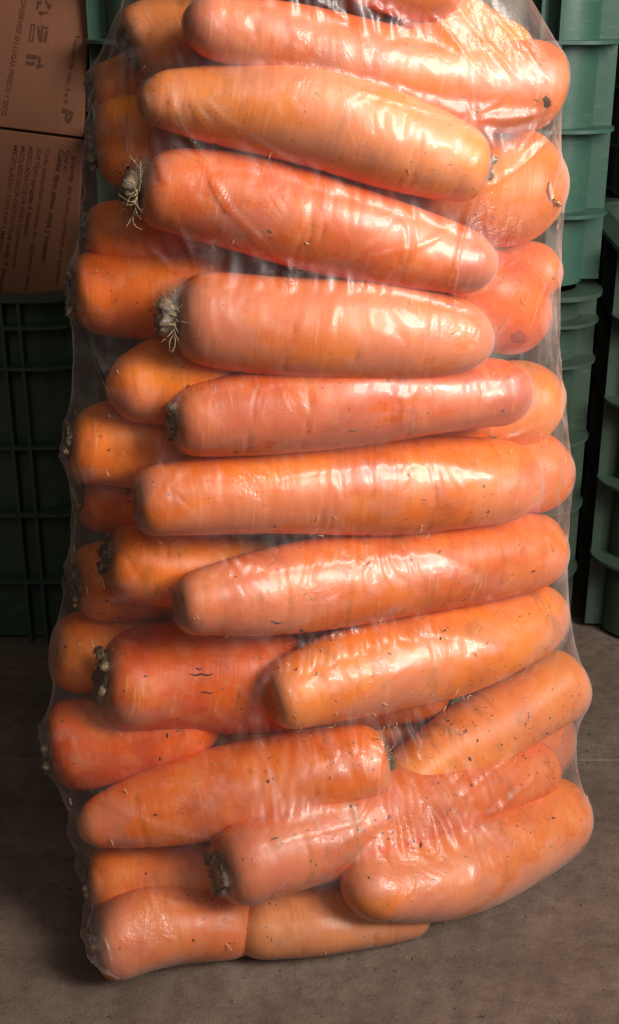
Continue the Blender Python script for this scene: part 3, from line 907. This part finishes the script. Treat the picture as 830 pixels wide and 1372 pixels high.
# long sharp folds where the film is pulled tight
STROKES = [((165,72),(152,200),(150,330)), ((186,62),(205,180),(240,300),(268,372)), ((216,52),(236,150),(310,280),(400,372)), ((204,16),(150,78),(118,150),(104,262)),
 ((122,140),(112,260),(108,380)), ((246,112),(330,180),(440,246)), ((440,104),(500,126),(620,160),(738,150)), ((604,166),(690,161),(742,146)), ((606,164),(655,142),(684,130)),
 ((596,-6),(700,112)), ((640,-6),(728,98)), ((556,-6),(664,122)), ((650,232),(622,292),(600,412)), ((634,262),(690,228),(752,168)), ((190,320),(230,360),(292,376)),
 ((100,400),(130,480),(160,545)), ((100,402),(104,552)), ((752,330),(716,424)), ((744,350),(756,520)), ((700,692),(752,652)), ((90,1042),(190,1100),(330,1142)),
 ((300,1146),(480,1102),(534,1086)), ((596,1084),(704,1000)), ((640,1104),(732,1030)), ((140,200),(128,300)), ((176,70),(176,210),(182,240)), ((232,60),(262,140),(300,190)),
 ((480,-4),(560,40)), ((420,-4),(470,30)), ((620,300),(560,330),(470,352)), ((128,1232),(220,1218),(330,1212)), ((520,970),(505,1060),(470,1120)), ((380,872),(470,850),(520,846)),
 ((640,600),(690,585),(745,560)), ((96,600),(130,700),(120,760)), ((108,650),(104,740),(78,850)), ((150,70),(210,40),(250,20)), ((745,880),(735,960),(742,1030))]
Dv = P - np.array([0, 0, CAM_H], np.float32)
dep = Dv[..., 1] * math.cos(PITCH) - Dv[..., 2] * math.sin(PITCH)
PX = 415 + FOC * Dv[..., 0] / dep; PY = 686 - FOC * (Dv[..., 1] * math.sin(PITCH) + Dv[..., 2] * math.cos(PITCH)) / dep
vis = (P[..., 1] < ay + 0.02)
gs = random.Random(8)
for stq in STROKES:
    tot = sum(math.dist(a, b) for a, b in zip(stq[:-1], stq[1:])); run = 0
    ht, wd, ph = gs.uniform(0.0013, 0.0028), gs.uniform(2.2, 4.2), gs.uniform(0, 6)
    best = np.full(P.shape[:2], 1e9); along = np.zeros(P.shape[:2])
    for a, b in zip(stq[:-1], stq[1:]):
        ex, ey = b[0] - a[0], b[1] - a[1]; ll = math.hypot(ex, ey)
        tt = np.clip(((PX - a[0]) * ex + (PY - a[1]) * ey) / ll ** 2, 0, 1)
        dd = np.hypot(PX - a[0] - ex * tt, PY - a[1] - ey * tt)
        m = dd < best; best[m] = dd[m]; along[m] = (run + tt * ll)[m]; run += ll
    w_ = np.clip(best + 1.3 * np.sin(along * 0.06 + ph), 0, None) / wd
    prof = np.clip(1 - w_ * 0.55, 0, 1) ** 1.6
    endk = np.clip(np.minimum(along, tot - along) / (0.22 * tot), 0, 1)
    rfin = rfin + np.where(vis, ht * prof * endk, 0)
# nothing may poke through the film: cast once more at the final places
rn = np.hypot(P[..., 0] - ax, P[..., 1] - ay); ux, uy = (P[..., 0] - ax) / rn, (P[..., 1] - ay) / rn
for j in range(NZ):
    if zs[j] > 0.70: break
    for i in range(NT_):
        x, y, z = float(ux[j, i]), float(uy[j, i]), float(P[j, i, 2])
        a_, b_ = float(ax[j, i]), float(ay[j, i])
        loc, nr, ix, ds = tree.ray_cast(Vector((a_ + x * 0.42, b_ + y * 0.42, z)), Vector((-x, -y, 0)), 0.42)
        if loc is not None and 0.42 - ds + 0.0007 > rfin[j, i]:
            rfin[j, i] = 0.42 - ds + 0.0007
P[..., 0] = ax + ux * rfin; P[..., 1] = ay + uy * rfin
gapv = np.clip((rfin - np.maximum(hit0, 0)) / 0.008, 0, 1)
bag_me, nrow = grid_mesh(P)
at = bag_me.attributes.new('gap', 'FLOAT', 'POINT')
gv = np.concatenate([np.ones((3, NT_)), gapv], 0).reshape(-1).astype(np.float32)
at.data.foreach_set('value', gv)
bag = link('plastic_bag', bag_me, M_FILM)
tag(bag, 'tall clear plastic bag wrapped tightly round the carrots, standing on the floor', 'bag')
print('bag', time.time() - T0, len(bag_me.vertices))

# ------------------------------------------------------------------ crumbs of soil and peel caught behind the film
def scatter(name, n, build, mat, label, cat, zlo, zhi, seed):
    g = random.Random(seed)
    bm = bmesh.new()
    k = 0
    cand = [(j, i) for j in range(NZ) for i in range(NT_) if zlo < P[j, i, 2] < zhi and P[j, i, 1] < 0.80]
    while k < n:
        j, i = g.choice(cand)
        w = 0.15 + (1 - min(P[j, i, 2] / 0.4, 1)) * 0.85
        if g.random() > w or vnoise(np.array([P[j, i, 0] * 22 + 50]), np.array([P[j, i, 2] * 22 + 50]), seed)[0] < 0.42: continue
        sh_ = 1 - 0.0010 / rfin[j, i]
        p = Vector((float(ax[j, i] + (P[j, i, 0] - ax[j, i]) * sh_), float(ay[j, i] + (P[j, i, 1] - ay[j, i]) * sh_), float(P[j, i, 2])))
        build(bm, p, Vector((float(ux[j, i]), float(uy[j, i]), 0)), g); k += 1
    return tag(from_bm(name, bm, mat), label, cat, kind='stuff')
def crumb(bm, p, nrm, g):
    r = bmesh.ops.create_icosphere(bm, subdivisions=2, radius=1.0)
    s = min(g.lognormvariate(-7.85, 0.45), 0.0012)
    e = Euler((g.uniform(0, 6), g.uniform(0, 6), g.uniform(0, 6))).to_matrix()
    for v in r['verts']:
        q = v.co * g.uniform(0.75, 1.2)
        v.co = p + (e @ Vector((q.x * 1.7, q.y, q.z * 0.7))) * s
def scrap(bm, p, nrm, g):
    t1 = nrm.orthogonal().normalized(); t2 = nrm.cross(t1)
    a = g.uniform(0, 6.3); d = (t1 * math.cos(a) + t2 * math.sin(a))
    pts = []
    st, cv = g.uniform(0.0005, 0.0013), g.uniform(-0.5, 0.5)
    for _ in range(6):
        pts.append(p.copy()); a += cv
        d = t1 * math.cos(a) + t2 * math.sin(a); p = p + d * st
    w = g.uniform(0.00022, 0.00045)
    add_tube(bm, pts, [w * 0.5, w, w, w, w, w * 0.4], 4)
scatter('soil_crumbs', 300, crumb, M_SOIL, 'dark soil crumbs caught between the film and the carrots', 'soil', 0.01, 0.58, 21)
scatter('peel_scraps', 260, scrap, M_SCRAP, 'tiny pale curls of peel and root hair stuck behind the film', 'peel scraps', 0.01, 0.58, 31)
print('done', time.time() - T0)
